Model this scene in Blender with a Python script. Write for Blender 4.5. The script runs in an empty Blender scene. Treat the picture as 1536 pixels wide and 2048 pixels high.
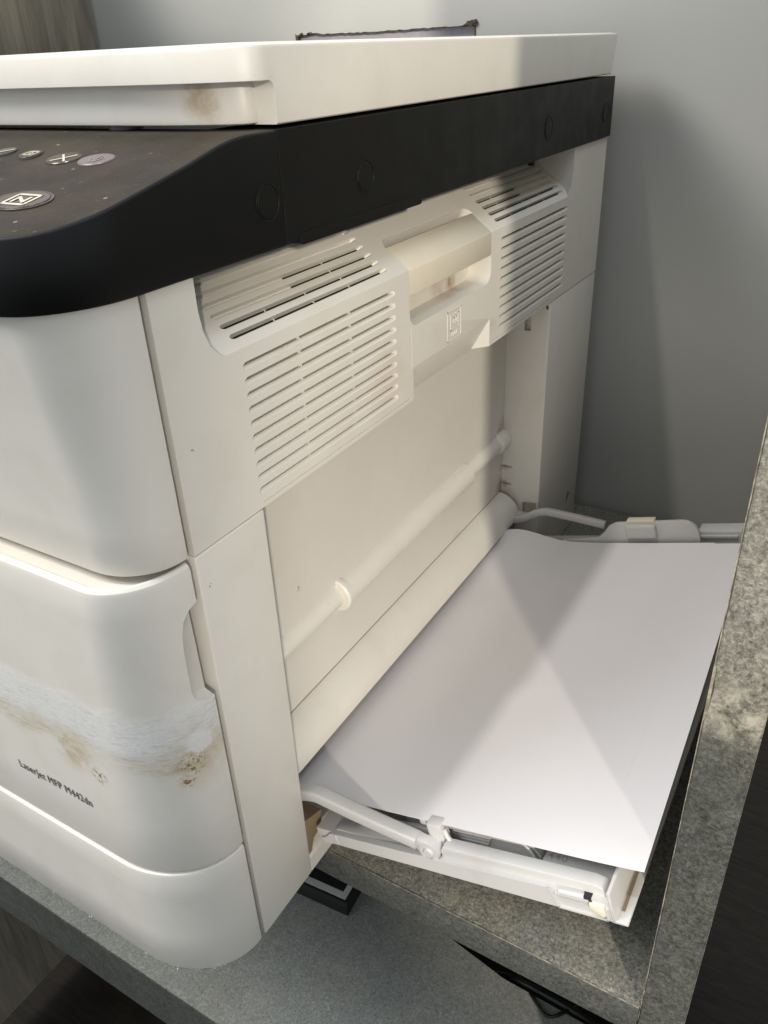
import bpy, bmesh, math, random
from mathutils import Matrix, Vector
random.seed(4)
D = bpy.data
scene = bpy.context.scene
col = scene.collection
MM = 0.001

# ------------------------------------------------------------------ camera
cam_data = D.cameras.new('camera')
cam = D.objects.new('camera', cam_data)
col.objects.link(cam)
scene.camera = cam
cam_data.sensor_fit = 'VERTICAL'
cam_data.sensor_height = 24.0
cam_data.lens = 1601.32 / 2048 * 24.0
cam_data.clip_start = 0.01
cam_data.clip_end = 50
right = Vector((0.85942413, 0.50970076, -0.03994124))
down = Vector((0.2253438, -0.44776593, -0.86528946))
fwd = Vector((-0.45892302, 0.73465013, -0.49967875))
m = Matrix.Identity(4)
for i in range(3):
    m[i][0] = right[i]; m[i][1] = -down[i]; m[i][2] = -fwd[i]
m.translation = Vector((0.200, -0.1793, 0.408))
cam.matrix_world = m

# ------------------------------------------------------------------ light
world = D.worlds.new('World'); scene.world = world
world.use_nodes = True
bg = world.node_tree.nodes['Background']
bg.inputs[0].default_value = (0.90, 0.95, 1.0, 1)
bg.inputs[1].default_value = 0.80

def area(name, pos, target, size, power, color, shape='DISK'):
    l = D.lights.new(name, 'AREA'); l.shape = shape; l.size = size * MM
    if shape == 'RECTANGLE': l.size_y = size * MM * 0.6
    l.energy = power; l.color = color
    o = D.objects.new(name, l); col.objects.link(o)
    p = Vector(pos) * MM; t = Vector(target) * MM
    o.location = p
    o.rotation_euler = (t - p).to_track_quat('-Z', 'Y').to_euler()
    return o
# low spot lamp in front and to the right of the niche: throws the upright's edge on the printer side
sp_ = D.lights.new('lamp_right', 'SPOT'); sp_.energy = 218; sp_.color = (1.0, 0.90, 0.77)
sp_.shadow_soft_size = .045; sp_.spot_size = math.radians(2 * 15.9); sp_.spot_blend = .05
so_ = D.objects.new('lamp_right', sp_); col.objects.link(so_)
so_.location = Vector((1500, -1690, 900)) * MM
so_.rotation_euler = (Vector((513, 427, 215)) * MM - so_.location).to_track_quat('-Z', 'Y').to_euler()
# ceiling lamp almost overhead: throws the lid's edge on the paper
sp2 = D.lights.new('lamp_ceiling', 'SPOT'); sp2.energy = 54; sp2.color = (1.0, 0.95, 0.90)
sp2.shadow_soft_size = .038; sp2.spot_size = math.radians(2 * 13.3); sp2.spot_blend = .03
so2 = D.objects.new('lamp_ceiling', sp2); col.objects.link(so2)
so2.location = Vector((-380, -430, 2150)) * MM
so2.rotation_euler = (Vector((20, 90, 0)) * MM - so2.location).to_track_quat('-Z', 'Y').to_euler()
# warm ceiling lamp further left, hits the printer front and its ledges
area('lamp_left', (-1500, -700, 1900), (-200, -30, 200), 600, 14, (1.0, 0.70, 0.36))
# cool daylight from a large window high up in front
area('window_daylight', (850, 120, 2300), (0, 250, 300), 900, 9, (0.74, 0.87, 1.0), 'RECTANGLE')
# broad neutral fill light from front left, added to brighten the printer front
area('front_fill', (-1500, -1250, 2150), (-100, 0, 150), 1300, 57, (0.93, 0.97, 1.0), 'RECTANGLE')

scene.view_settings.view_transform = 'Standard'
scene.view_settings.look = 'None'
scene.view_settings.gamma = 1.0
scene.view_settings.exposure = 0.0
scene.render.engine = 'CYCLES'
scene.cycles.use_denoising = True
scene.cycles.max_bounces = 8

# ------------------------------------------------------------------ helpers
def finish(name, bm, mat, parent=None, smooth=True, angle=35, mats=None):
    bmesh.ops.recalc_face_normals(bm, faces=bm.faces[:])
    me = D.meshes.new(name)
    bm.to_mesh(me); bm.free()
    me.transform(Matrix.Scale(MM, 4))
    if smooth:
        for p in me.polygons: p.use_smooth = True
        me.set_sharp_from_angle(angle=math.radians(angle))
    o = D.objects.new(name, me)
    for x in (mats or [mat]): me.materials.append(x)
    col.objects.link(o)
    if parent is not None:
        o.parent = parent
        if parent.type == 'EMPTY':
            o.matrix_parent_inverse = parent_inv(parent)
    return o
def parent_inv(p):
    mm_ = Matrix.Translation(-p.location)
    return mm_
def empty(name, loc):
    o = D.objects.new(name, None); o.location = Vector(loc) * MM
    o.empty_display_size = 0.05
    col.objects.link(o); return o
def tag(o, label=None, cat=None, group=None, kind=None):
    if label: o['label'] = label
    if cat: o['category'] = cat
    if group: o['group'] = group
    if kind: o['kind'] = kind
    return o
def B():
    return bmesh.new()
IDN = lambda x, y, z: (x, y, z)
def box(bm, x0, x1, y0, y1, z0, z1, bev=0.0, seg=2, f=IDN):
    vs = [bm.verts.new((x, y, z)) for x in (x0, x1) for y in (y0, y1) for z in (z0, z1)]
    fs = [bm.faces.new([vs[i] for i in q]) for q in
          ((0, 1, 3, 2), (4, 6, 7, 5), (0, 4, 5, 1), (2, 3, 7, 6), (0, 2, 6, 4), (1, 5, 7, 3))]
    bmesh.ops.recalc_face_normals(bm, faces=fs)
    newv = set(vs)
    if bev > 0:
        es = list({e for v in vs for e in v.link_edges})
        r = bmesh.ops.bevel(bm, geom=es, offset=bev, segments=seg, affect='EDGES', profile=0.5)
        newv = {v for v in newv if v.is_valid} | set(r['verts'])
    if f is not IDN:
        for v in newv: v.co = Vector(f(*v.co))
def prism(bm, pts, axis, a, b, f=IDN, bev=0.0):
    """pts: 2D polygon in the two other axes (order x,y,z without axis)"""
    def mk(p, t):
        if axis == 'x': q = (t, p[0], p[1])
        elif axis == 'y': q = (p[0], t, p[1])
        else: q = (p[0], p[1], t)
        return q
    A = [bm.verts.new(mk(p, a)) for p in pts]; C_ = [bm.verts.new(mk(p, b)) for p in pts]
    n = len(pts)
    fs = [bm.faces.new(A[::-1]), bm.faces.new(C_)]
    for i in range(n):
        fs.append(bm.faces.new((A[i], A[(i + 1) % n], C_[(i + 1) % n], C_[i])))
    bmesh.ops.recalc_face_normals(bm, faces=fs)
    newv = set(A + C_)
    if bev > 0:
        es = list({e for v in newv for e in v.link_edges})
        r = bmesh.ops.bevel(bm, geom=es, offset=bev, segments=2, affect='EDGES', profile=0.5)
        newv = {v for v in newv if v.is_valid} | set(r['verts'])
    if f is not IDN:
        for v in newv: v.co = Vector(f(*v.co))
def loft(bm, rings, cap0=True, cap1=True, closed=True, f=IDN):
    R = [[bm.verts.new(f(*p)) for p in r] for r in rings]
    n = len(R[0])
    for a, b in zip(R, R[1:]):
        for i in range(n if closed else n - 1):
            j = (i + 1) % n
            bm.faces.new((a[i], a[j], b[j], b[i]))
    if cap0: bm.faces.new(R[0][::-1])
    if cap1: bm.faces.new(R[-1])
    return R
def rounded_rect(x0, x1, y0, y1, r, n=6):
    if not isinstance(r, (list, tuple)): r = [r] * 4
    pts = []
    for (cx, cy, a0, rr) in ((x1 - r[0], y0 + r[0], -90, r[0]), (x1 - r[1], y1 - r[1], 0, r[1]),
                             (x0 + r[2], y1 - r[2], 90, r[2]), (x0 + r[3], y0 + r[3], 180, r[3])):
        if rr <= 0: pts.append((cx, cy)); continue
        for k in range(n + 1):
            a = math.radians(a0 + 90 * k / n)
            pts.append((cx + rr * math.cos(a), cy + rr * math.sin(a)))
    return pts
def cyl(bm, p0, p1, r0, r1=None, n=32, f=IDN, cap=True):
    r1 = r0 if r1 is None else r1
    p0 = Vector(p0); p1 = Vector(p1); d = (p1 - p0).normalized()
    u = d.orthogonal().normalized(); w = d.cross(u)
    rings = []
    for p, r in ((p0, r0), (p1, r1)):
        rings.append([tuple(p + u * r * math.cos(2 * math.pi * k / n) + w * r * math.sin(2 * math.pi * k / n)) for k in range(n)])
    loft(bm, rings, cap, cap, True, f)
def tube(bm, pts, r, n=10, f=IDN):
    pts = [Vector(p) for p in pts]
    rings = []
    up = Vector((0, 0, 1))
    for i, p in enumerate(pts):
        d = (pts[min(i + 1, len(pts) - 1)] - pts[max(i - 1, 0)]).normalized()
        u = d.cross(up)
        if u.length < 1e-3: u = d.orthogonal()
        u.normalize(); w = d.cross(u)
        rings.append([tuple(p + u * r * math.cos(2 * math.pi * k / n) + w * r * math.sin(2 * math.pi * k / n)) for k in range(n)])
    loft(bm, rings, True, True, True, f)
def cut(o, bmc):
    """subtract the closed volumes in bmc (mm) from object o"""
    bmesh.ops.recalc_face_normals(bmc, faces=bmc.faces[:])
    me = D.meshes.new('cutter'); bmc.to_mesh(me); bmc.free()
    me.transform(Matrix.Scale(MM, 4))
    c = D.objects.new('cutter', me); col.objects.link(c)
    md = o.modifiers.new('cut', 'BOOLEAN'); md.operation = 'DIFFERENCE'; md.object = c; md.solver = 'EXACT'
    md.use_self = True
    pinv = o.parent; o.parent = None
    bpy.context.view_layer.update()
    dg = bpy.context.evaluated_depsgraph_get()
    nm = D.meshes.new_from_object(o.evaluated_get(dg))
    o.modifiers.clear()
    old = o.data; o.data = nm; D.meshes.remove(old)
    nm.name = o.name
    D.objects.remove(c); D.meshes.remove(me)
    for p in nm.polygons: p.use_smooth = True
    nm.set_sharp_from_angle(angle=math.radians(30))
    if pinv is not None:
        o.parent = pinv
        if pinv.type == 'EMPTY': o.matrix_parent_inverse = parent_inv(pinv)
    return o
def text_mesh(name, s, size, mat, parent, matrix, extrude=0.15, align='LEFT', sx=1.0, bold=0.0):
    cu = D.curves.new(name, 'FONT'); cu.body = s; cu.size = size * MM; cu.extrude = extrude * MM
    cu.align_x = align; cu.space_character = 1.1; cu.offset = bold * MM; cu.resolution_u = 4
    t = D.objects.new(name, cu); col.objects.link(t)
    bpy.context.view_layer.update()
    dg = bpy.context.evaluated_depsgraph_get()
    me = D.meshes.new_from_object(t.evaluated_get(dg))
    D.objects.remove(t); D.curves.remove(cu)
    me.transform(matrix @ Matrix.Diagonal((sx, 1, 1, 1)))
    me.materials.clear(); me.materials.append(mat)
    o = D.objects.new(name, me); col.objects.link(o)
    o.parent = parent
    if parent.type == 'EMPTY': o.matrix_parent_inverse = parent_inv(parent)
    return o

# ------------------------------------------------------------------ materials
class NT:
    def __init__(s, name):
        s.m = D.materials.new(name); s.m.use_nodes = True
        s.t = s.m.node_tree; s.b = s.t.nodes['Principled BSDF']
        s.tc = s.t.nodes.new('ShaderNodeTexCoord')
    def n(s, typ, ins=None, **kw):
        x = s.t.nodes.new(typ)
        for k, v in kw.items(): setattr(x, k, v)
        for k, v in (ins or {}).items():
            if hasattr(v, 'is_linked') or isinstance(v, bpy.types.NodeSocket): s.t.links.new(v, x.inputs[k])
            else: x.inputs[k].default_value = v
        return x
    def link(s, a, b): s.t.links.new(a, b)
    def co(s, scale=(1, 1, 1), loc=(0, 0, 0), rot=(0, 0, 0)):
        g = s.n('ShaderNodeNewGeometry')
        mp = s.n('ShaderNodeMapping', {'Vector': g.outputs['Position'], 'Scale': scale, 'Location': loc, 'Rotation': rot})
        return mp.outputs[0]
    def noise(s, scale, detail=4, rough=.5, dist=0, vec=None):
        return s.n('ShaderNodeTexNoise', {'Vector': vec or s.co(), 'Scale': scale, 'Detail': detail, 'Roughness': rough, 'Distortion': dist}).outputs[0]
    def ramp(s, fac, stops, interp='LINEAR'):
        r = s.n('ShaderNodeValToRGB', {'Fac': fac}); cr = r.color_ramp; cr.interpolation = interp
        while len(cr.elements) < len(stops): cr.elements.new(0.5)
        for e, (p, c) in zip(cr.elements, stops):
            e.position = p; e.color = (c, c, c, 1) if isinstance(c, (int, float)) else (*c, 1)
        return r.outputs[0]
    def mix(s, fac, a, b, mode='MIX'):
        x = s.n('ShaderNodeMix', data_type='RGBA', blend_type=mode)
        for i, v in ((0, fac), (6, a), (7, b)):
            if isinstance(v, bpy.types.NodeSocket): s.link(v, x.inputs[i])
            else:
                x.inputs[i].default_value = v if not isinstance(v, tuple) else (*v, 1)
        return x.outputs[2]
    def math(s, op, a, b=0.0, c=None):
        x = s.n('ShaderNodeMath', operation=op)
        for i, v in ((0, a), (1, b)) + (((2, c),) if c is not None else ()):
            if isinstance(v, bpy.types.NodeSocket): s.link(v, x.inputs[i])
            else: x.inputs[i].default_value = v
        return x.outputs[0]

def plastic(name, color, rough=.42, bev=0.5, grain=0.06, dirt=.25, dirtcol=(.36, .25, .13), spec=.5, fine=2200, stains=()):
    k = _plastic(name, color, rough, bev, grain, dirt, dirtcol, spec, fine)
    if stains:
        pos = k.n('ShaderNodeNewGeometry').outputs['Position']
        c = k.b.inputs['Base Color'].links[0].from_socket
        wob = k.ramp(k.noise(160, 5, .7, .5), [(.30, .25), (.60, 1)])
        for (x, y, z, rad, amt, cc) in stains:
            d_ = k.n('ShaderNodeVectorMath', {0: pos, 1: (x * MM, y * MM, z * MM)}, operation='DISTANCE').outputs['Value']
            f_ = k.n('ShaderNodeMapRange', {'Value': d_, 'From Min': rad * MM, 'From Max': rad * MM * .15}, interpolation_type='SMOOTHSTEP').outputs[0]
            c = k.mix(k.math('MULTIPLY', k.math('MULTIPLY', f_, wob), amt), c, cc)
        k.link(c, k.b.inputs['Base Color'])
    return k
def _plastic(name, color, rough=.42, bev=0.5, grain=0.06, dirt=.25, dirtcol=(.36, .25, .13), spec=.5, fine=2200):
    k = NT(name)
    big = k.noise(14, 4, .6)
    tint = k.ramp(big, [(.3, tuple(c * .975 for c in color)), (.7, color)])
    spots = k.ramp(k.noise(420, 3, .7), [(.70, 0), (.80, 1)])
    sm = k.ramp(k.noise(34, 5, .65, .4), [(.48, 0), (.72, 1)])
    c = k.mix(k.math('MULTIPLY', sm, dirt * .35), tint, dirtcol)
    c = k.mix(k.math('MULTIPLY', spots, dirt * .5), c, dirtcol)
    k.link(c, k.b.inputs['Base Color'])
    k.b.inputs['Specular IOR Level'].default_value = spec
    r = k.ramp(k.noise(60, 3), [(.3, rough - .05), (.7, rough + .07)])
    k.link(r, k.b.inputs['Roughness'])
    h = k.noise(fine, 2, .5)
    bp = k.n('ShaderNodeBump', {'Height': h, 'Strength': grain, 'Distance': 0.0004})
    if bev:
        bv = k.n('ShaderNodeBevel', {'Radius': bev * MM}, samples=6)
        k.link(bv.outputs[0], bp.inputs['Normal'])
    k.link(bp.outputs[0], k.b.inputs['Normal'])
    return k
WHITE = (.69, .66, .595)
BR = (.30, .17, .08)
M_white = plastic('white_plastic', WHITE, .36, .35, grain=.10).m
M_rail = plastic('pale_plastic', (.52, .515, .50), .38, .22, dirt=.55, dirtcol=(.34, .25, .15)).m
BR = (.30, .17, .08)
M_cover = plastic('louvred_cover_plastic', WHITE, .36, .18, stains=[(-13, 250, 288, 9, .9, BR), (-14, 235, 289, 14, .45, BR), (0, 150, 262, 26, .22, (.5, .33, .16))]).m
M_lidgrip = plastic('lid_grip_plastic', WHITE, .36, .35, stains=[(-27, 69, 396, 11, .8, (.38, .27, .12)), (-22, 70, 391, 6, .5, (.38, .27, .12))]).m
M_rear = plastic('rear_column_plastic', WHITE, .38, .35, stains=[(-42, 387, 132, 11, .8, BR), (-31, 387, 99, 4.5, .6, BR), (-31, 387, 83, 5, .7, BR), (-30, 387, 70, 15, .55, BR), (-8, 387, 62, 13, .7, BR)]).m
M_cream = plastic('yellowed_plastic', (.67, .615, .495), .40, .5, dirt=.2).m
M_panel = plastic('aged_inner_plastic', (.645, .615, .555), .42, .4, dirt=.12, stains=[(-34, 385, 134, 15, .9, BR), (-34, 386, 98, 5, .5, BR), (-34, 386, 80, 14, 1, BR), (-34, 300, 76, 10, .3, BR), (-34, 60, 76, 12, .8, BR)]).m
M_brown = plastic('grimy_plastic', (.27, .20, .12), .55, .3, dirt=.8, dirtcol=(.12, .07, .03)).m
M_black = plastic('black_plastic', (.0048, .005, .0048), .46, .5, grain=.10, dirt=0.0, spec=.26).m
M_dark = plastic('dark_inside', (.014, .011, .008), .8, 0, dirt=0.0).m


# dusty control panel top
k = NT('dusty_black_plastic')
d = k.ramp(k.noise(40, 5, .6), [(.3, (.018, .0145, .0095)), (.75, (.042, .033, .020))])
sp = k.n('ShaderNodeTexVoronoi', {'Vector': k.co(), 'Scale': 190.0, 'Randomness': 1.0})
cell = k.ramp(sp.outputs['Color'], [(.80, 0), (.86, 1)])
dot = k.ramp(sp.outputs['Distance'], [(.10, 1), (.17, 0)])
d = k.mix(k.math('MULTIPLY', k.math('MULTIPLY', dot, cell), .6), d, (.42, .30, .16))
sp2 = k.ramp(k.noise(700, 2, .6), [(.62, 0), (.75, 1)])
d = k.mix(k.math('MULTIPLY', sp2, .25), d, (.2, .16, .1))
k.link(d, k.b.inputs['Base Color'])
k.link(k.ramp(k.noise(50, 4), [(.3, .5), (.7, .66)]), k.b.inputs['Roughness'])
k.b.inputs['Specular IOR Level'].default_value = .3
bv = k.n('ShaderNodeBevel', {'Radius': .5 * MM}, samples=6)
bp = k.n('ShaderNodeBump', {'Height': k.noise(900, 3), 'Strength': .25, 'Distance': .0003, 'Normal': bv.outputs[0]})
k.link(bp.outputs[0], k.b.inputs['Normal'])
M_dusty = k.m

# upper drawer front: scraped white band and brown stain along the rounded corner
k = plastic('scuffed_white_plastic', WHITE)
base = k.b.inputs['Base Color'].links[0].from_socket
pos = k.n('ShaderNodeNewGeometry').outputs['Position']
sep = k.n('ShaderNodeSeparateXYZ', {'Vector': pos})
X, Y, Z = sep.outputs
wob = k.math('MULTIPLY', k.math('SUBTRACT', k.noise(45, 4, .65), .5), .020)
zz = k.math('ADD', Z, wob)
streak = k.noise(1.0, 5, .75, .3, vec=k.co((380, 380, 3000)))
streak2 = k.noise(1.0, 4, .7, .6, vec=k.co((90, 90, 700), (3, 1, 7)))
def band(zz, lo, hi, f):
    a = k.n('ShaderNodeMapRange', {'Value': zz, 'From Min': lo - f, 'From Max': lo + f}, interpolation_type='SMOOTHSTEP').outputs[0]
    b = k.n('ShaderNodeMapRange', {'Value': zz, 'From Min': hi + f, 'From Max': hi - f}, interpolation_type='SMOOTHSTEP').outputs[0]
    return k.math('MULTIPLY', a, b)
wb = band(zz, .155, .177, .005)
ws = k.ramp(streak, [(.40, 0), (.56, 1)])
wmask = k.math('MULTIPLY', wb, k.math('ADD', k.math('MULTIPLY', ws, .85), .10))
bb = band(zz, .143, .156, .004)
bmask = k.math('MULTIPLY', bb, k.math('MULTIPLY', k.ramp(streak2, [(.38, .05), (.60, .9)]), k.ramp(k.noise(38, 4, .7, .5, vec=k.co((1, 1, 1), (4, 2, 9))), [(.38, .15), (.58, 1)])))
c = k.mix(k.math('MULTIPLY', bmask, .62), base, (.40, .33, .17))
gsc = k.math('MULTIPLY', wb, k.ramp(streak2, [(.54, 0), (.62, .3)]))
c = k.mix(wmask, c, (.80, .80, .79))
c = k.mix(gsc, c, (.40, .38, .36))
# dark fleck clumps
fl = k.ramp(k.noise(560, 4, .75, .6), [(.50, 0), (.57, 1)])
def blob(x, y, z, r):
    dst = k.n('ShaderNodeVectorMath', {0: pos, 1: (x, y, z)}, operation='DISTANCE').outputs['Value']
    return k.n('ShaderNodeMapRange', {'Value': dst, 'From Min': r, 'From Max': r * .35}).outputs[0]
g = k.math('MAXIMUM', k.math('MULTIPLY', blob(-.0040, -.0168, .1460, .0085), fl), k.math('MULTIPLY', blob(-.0058, -.0196, .1372, .0045), fl))
c = k.mix(g, c, (.16, .09, .02))
g2 = k.math('MULTIPLY', blob(-.004, -.014, .150, .024), k.ramp(k.noise(130, 4, .7), [(.35, 0), (.6, 1)]))
c = k.mix(k.math('MULTIPLY', g2, .35), c, (.42, .31, .16))
g3 = k.math('GREATER_THAN', k.math('ADD', blob(-.0018, -.0122, .1560, .0085), k.math('MULTIPLY', k.noise(260, 4, .8), 1.8)), 1.42)
c = k.mix(k.math('MULTIPLY', g3, .6), c, (.76, .76, .77))
g4 = k.math('MULTIPLY', k.math('MULTIPLY', blob(-.0444, -.0355, .1345, .0060), fl), 1.0)
c = k.mix(g4, c, (.22, .15, .06))
c = k.mix(k.math('MULTIPLY', k.math('MULTIPLY', blob(-.060, -.036, .143, .016), k.ramp(k.noise(90, 4, .7), [(.4, 0), (.6, 1)])), .55), c, (.40, .28, .12))
k.link(c, k.b.inputs['Base Color'])
# roughness and relief of the scrape
old = k.b.inputs['Normal'].links[0].from_node
bp = k.n('ShaderNodeBump', {'Height': k.math('MULTIPLY', streak, wb), 'Strength': .55, 'Distance': .0008, 'Normal': old.outputs[0]})
k.link(bp.outputs[0], k.b.inputs['Normal'])
M_scuff = k.m

# paper
k = NT('paper')
k.link(k.ramp(k.noise(20, 3), [(.3, (.71, .69, .70)), (.7, (.735, .715, .72))]), k.b.inputs['Base Color'])
k.b.inputs['Roughness'].default_value = .75
k.b.inputs['Specular IOR Level'].default_value = .2
k.b.inputs['Sheen Weight'].default_value = 0.0
M_paper = k.m
# stone-look laminate
def stone(name, dark, light, yellow=.35, rough=.45, fade=None):
    k = NT(name)
    n1 = k.noise(560, 5, .75, .8)
    n3 = k.noise(22, 5, .65)
    n4 = k.noise(75, 5, .7, .6)
    fib = k.noise(290, 6, .8, 1.8)
    f = k.math('ADD', k.math('MULTIPLY', n1, .50), k.math('ADD', k.math('MULTIPLY', fib, .40), k.math('MULTIPLY', n4, .10)))
    mid = tuple((a + b) / 2 * .92 for a, b in zip(dark, light))
    c = k.ramp(f, [(.40, dark), (.50, mid), (.595, light)])
    spk = k.ramp(k.noise(900, 3, .6, .4), [(.66, 0), (.74, 1)])
    c = k.mix(k.math('MULTIPLY', spk, .45), c, tuple(min(1, x * 1.7) for x in light))
    c = k.mix(k.math('MULTIPLY', k.ramp(n3, [(.42, 0), (.66, 1)]), yellow), c, k.mix(1.0, c, (1.35, 1.15, .72), 'MULTIPLY'))
    c = k.mix(k.ramp(k.noise(8, 4), [(.35, .32), (.62, 0)]), c, k.mix(1.0, c, (.60, .64, .66), 'MULTIPLY'))
    if fade:                      # colour darkens towards the bottom, pale mottling where it changes
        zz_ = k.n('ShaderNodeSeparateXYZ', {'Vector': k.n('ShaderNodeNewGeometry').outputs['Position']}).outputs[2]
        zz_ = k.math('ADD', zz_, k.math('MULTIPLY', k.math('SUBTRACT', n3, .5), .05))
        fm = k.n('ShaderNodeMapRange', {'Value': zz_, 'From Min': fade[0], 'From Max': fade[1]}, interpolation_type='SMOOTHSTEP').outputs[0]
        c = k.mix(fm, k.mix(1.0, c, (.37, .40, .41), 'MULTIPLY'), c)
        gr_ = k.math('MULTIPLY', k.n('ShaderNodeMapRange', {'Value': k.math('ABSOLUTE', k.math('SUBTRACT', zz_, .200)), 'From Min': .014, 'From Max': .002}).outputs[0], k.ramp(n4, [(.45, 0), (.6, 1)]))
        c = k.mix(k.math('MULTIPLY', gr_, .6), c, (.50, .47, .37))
    k.link(c, k.b.inputs['Base Color'])
    k.link(k.ramp(n4, [(.3, rough - .1), (.7, rough + .14)]), k.b.inputs['Roughness'])
    bp = k.n('ShaderNodeBump', {'Height': n1, 'Strength': .14, 'Distance': .0004})
    k.link(bp.outputs[0], k.b.inputs['Normal'])
    return k
M_stone = stone('stone_laminate', (.07, .07, .062), (.38, .37, .32), .25).m
M_deck = stone('worn_stone_top', (.15, .157, .147), (.36, .375, .35), .15).m
M_stone_dark = stone('dark_stone_edge', (.032, .035, .033), (.125, .13, .12), .1).m
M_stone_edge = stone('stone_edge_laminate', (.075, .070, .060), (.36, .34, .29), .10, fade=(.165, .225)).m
k = NT('chipped_edge_band')
k.link(k.ramp(k.noise(160, 4, .7), [(.42, (.16, .14, .10)), (.62, (.36, .33, .25))]), k.b.inputs['Base Color'])
k.b.inputs['Roughness'].default_value = .6
M_band = k.m
# brown wood-grain laminate
def wood(name, a, b, scale=(14, 14, 1.2)):
    k = NT(name)
    g = k.noise(6, 6, .65, .8, vec=k.co(scale))
    g2 = k.noise(160, 3, .6, vec=k.co((1, 1, .15)))
    k.link(k.mix(k.math('MULTIPLY', g2, .5), k.ramp(g, [(.35, a), (.65, b)]), a), k.b.inputs['Base Color'])
    k.b.inputs['Roughness'].default_value = .6
    k.b.inputs['Specular IOR Level'].default_value = .2
    return k.m
M_wood = wood('dark_brown_laminate', (.15, .135, .105), (.30, .265, .20))
M_floor = wood('dark_wood_floor', (.003, .0022, .0012), (.016, .011, .005), (3, 22, 22))
# painted hardboard back
k = NT('pale_grey_backboard')
k.link(k.ramp(k.noise(7, 4), [(.3, (.375, .378, .36)), (.7, (.41, .412, .39))]), k.b.inputs['Base Color'])
k.b.inputs['Roughness'].default_value = .5
bp = k.n('ShaderNodeBump', {'Height': k.noise(500, 3), 'Strength': .1, 'Distance': .0004})
k.link(bp.outputs[0], k.b.inputs['Normal'])
M_back = k.m
def simple(name, color, rough=.5):
    k = NT(name)
    k.link(k.ramp(k.noise(300, 3), [(.3, tuple(c * .88 for c in color)), (.7, color)]), k.b.inputs['Base Color'])
    k.b.inputs['Roughness'].default_value = rough
    return k.m
M_wall = simple('lavender_grey_wall', (.62, .60, .68), .7)
M_fibre = simple('torn_fibreboard', (.075, .062, .04), .9)
M_print = simple('black_print', (.09, .09, .09), .5)
M_icon = simple('white_icon_print', (.62, .57, .46), .5)
M_icongrey = simple('grey_icon_print', (.30, .26, .28), .5)
M_button = plastic('smoked_button_plastic', (.05, .042, .032), .22, .3, dirt=.1).m
M_button2 = plastic('grey_button_plastic', (.15, .125, .125), .3, .3, dirt=.1).m
M_emboss = simple('embossed_grey', (.42, .40, .37), .6)
M_boxblack = simple('black_card', (.006, .006, .006), .6)
M_boxwhite = simple('white_card', (.6, .6, .58), .6)
M_orange = simple('orange_print', (.6, .25, .03), .6)
M_cable = simple('black_rubber', (.01, .01, .01), .5)

# ------------------------------------------------------------------ setting
bm = B(); box(bm, -4000, 4000, -4000, 4000, -760, -750)
tag(finish('floor', bm, M_floor), kind='structure')
bm = B(); box(bm, -1500, 196, 538, 640, -750, 1600)
tag(finish('wall', bm, M_wall), kind='structure')

desk = empty('desk_cabinet', (-190, 240, -750))
tag(desk, 'grey stone-look laminate desk niche with upright sides that houses the printer', 'desk')
LX = -577
# lower desk top
bm = B(); prism(bm, [(LX + 1, 36.5), (182.4, 36.5), (182.4, 176), (70, 179), (20, 188), (-20, 200), (-60, 524), (LX + 1, 524)], 'z', -315, -250)
o = finish('desk_top', bm, M_deck, desk)
bm = B(); box(bm, LX + 1, 182.4, 35.6, 36.4, -314, -250.4)
finish('edge_band', bm, M_stone_dark, desk)
# shelf board the printer stands on
bm = B(); box(bm, LX + 1, 182.4, 62, 524, -22, 0)
finish('shelf_board', bm, M_stone, desk)
bm = B(); box(bm, LX + 1, 182.2, 61.0, 61.9, -22, .25, .15)
finish('edge_band', bm, M_stone_dark, desk)
bm = B(); box(bm, -20, 182.2, 61.2, 61.8, .3, .5, .05)
finish('edge_lip', bm, M_band, desk)
# right upright
bm = B(); box(bm, 183, 203, 62.6, 524, -700, 603)
finish('side_panel', bm, M_stone, desk)
bm = B()
# chipped front edge, outline a bit uneven
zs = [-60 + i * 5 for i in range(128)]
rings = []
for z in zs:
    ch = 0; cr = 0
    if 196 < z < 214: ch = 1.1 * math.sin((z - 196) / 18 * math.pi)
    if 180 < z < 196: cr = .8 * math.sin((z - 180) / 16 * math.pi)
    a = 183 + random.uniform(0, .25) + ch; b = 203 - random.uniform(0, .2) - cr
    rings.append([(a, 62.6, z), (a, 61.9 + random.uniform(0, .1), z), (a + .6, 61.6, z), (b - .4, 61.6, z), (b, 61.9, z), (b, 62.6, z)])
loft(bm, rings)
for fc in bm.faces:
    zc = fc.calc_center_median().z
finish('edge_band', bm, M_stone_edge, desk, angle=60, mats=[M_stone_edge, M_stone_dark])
bm = B()
rings = []
for z in zs[10:]:
    t = random.uniform(.0, .26)
    if 190 < z < 220: t += .7
    rings.append([(182.75, 61.8, z), (182.75, 61.45, z), (182.9 + t, 61.4, z), (182.9 + t, 61.8, z)])
loft(bm, rings)
finish('worn_edge', bm, M_band, desk, angle=60)
# left upright
bm = B(); box(bm, LX - 20, LX, -28, 524, -700, 603)
finish('side_panel', bm, M_wood, desk)
# back board with cut-out
bm = B()
hx0, hx1, hz0, hz1 = -316, -131.5, 330, 423
top = []
n = 46
for i in range(n + 1):
    t = i / n; x = hx0 + (hx1 - hx0) * t
    z = hz1 - 1.2 * math.sin(t * math.pi) * .6 + random.uniform(-.35, .35) + (1.6 if t > .94 else 0) + (1.2 if .08 < t < .14 else 0)
    top.append((x, z))
hole = [(hx0, hz0)] + top + [(hx1, hz0)]
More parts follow.
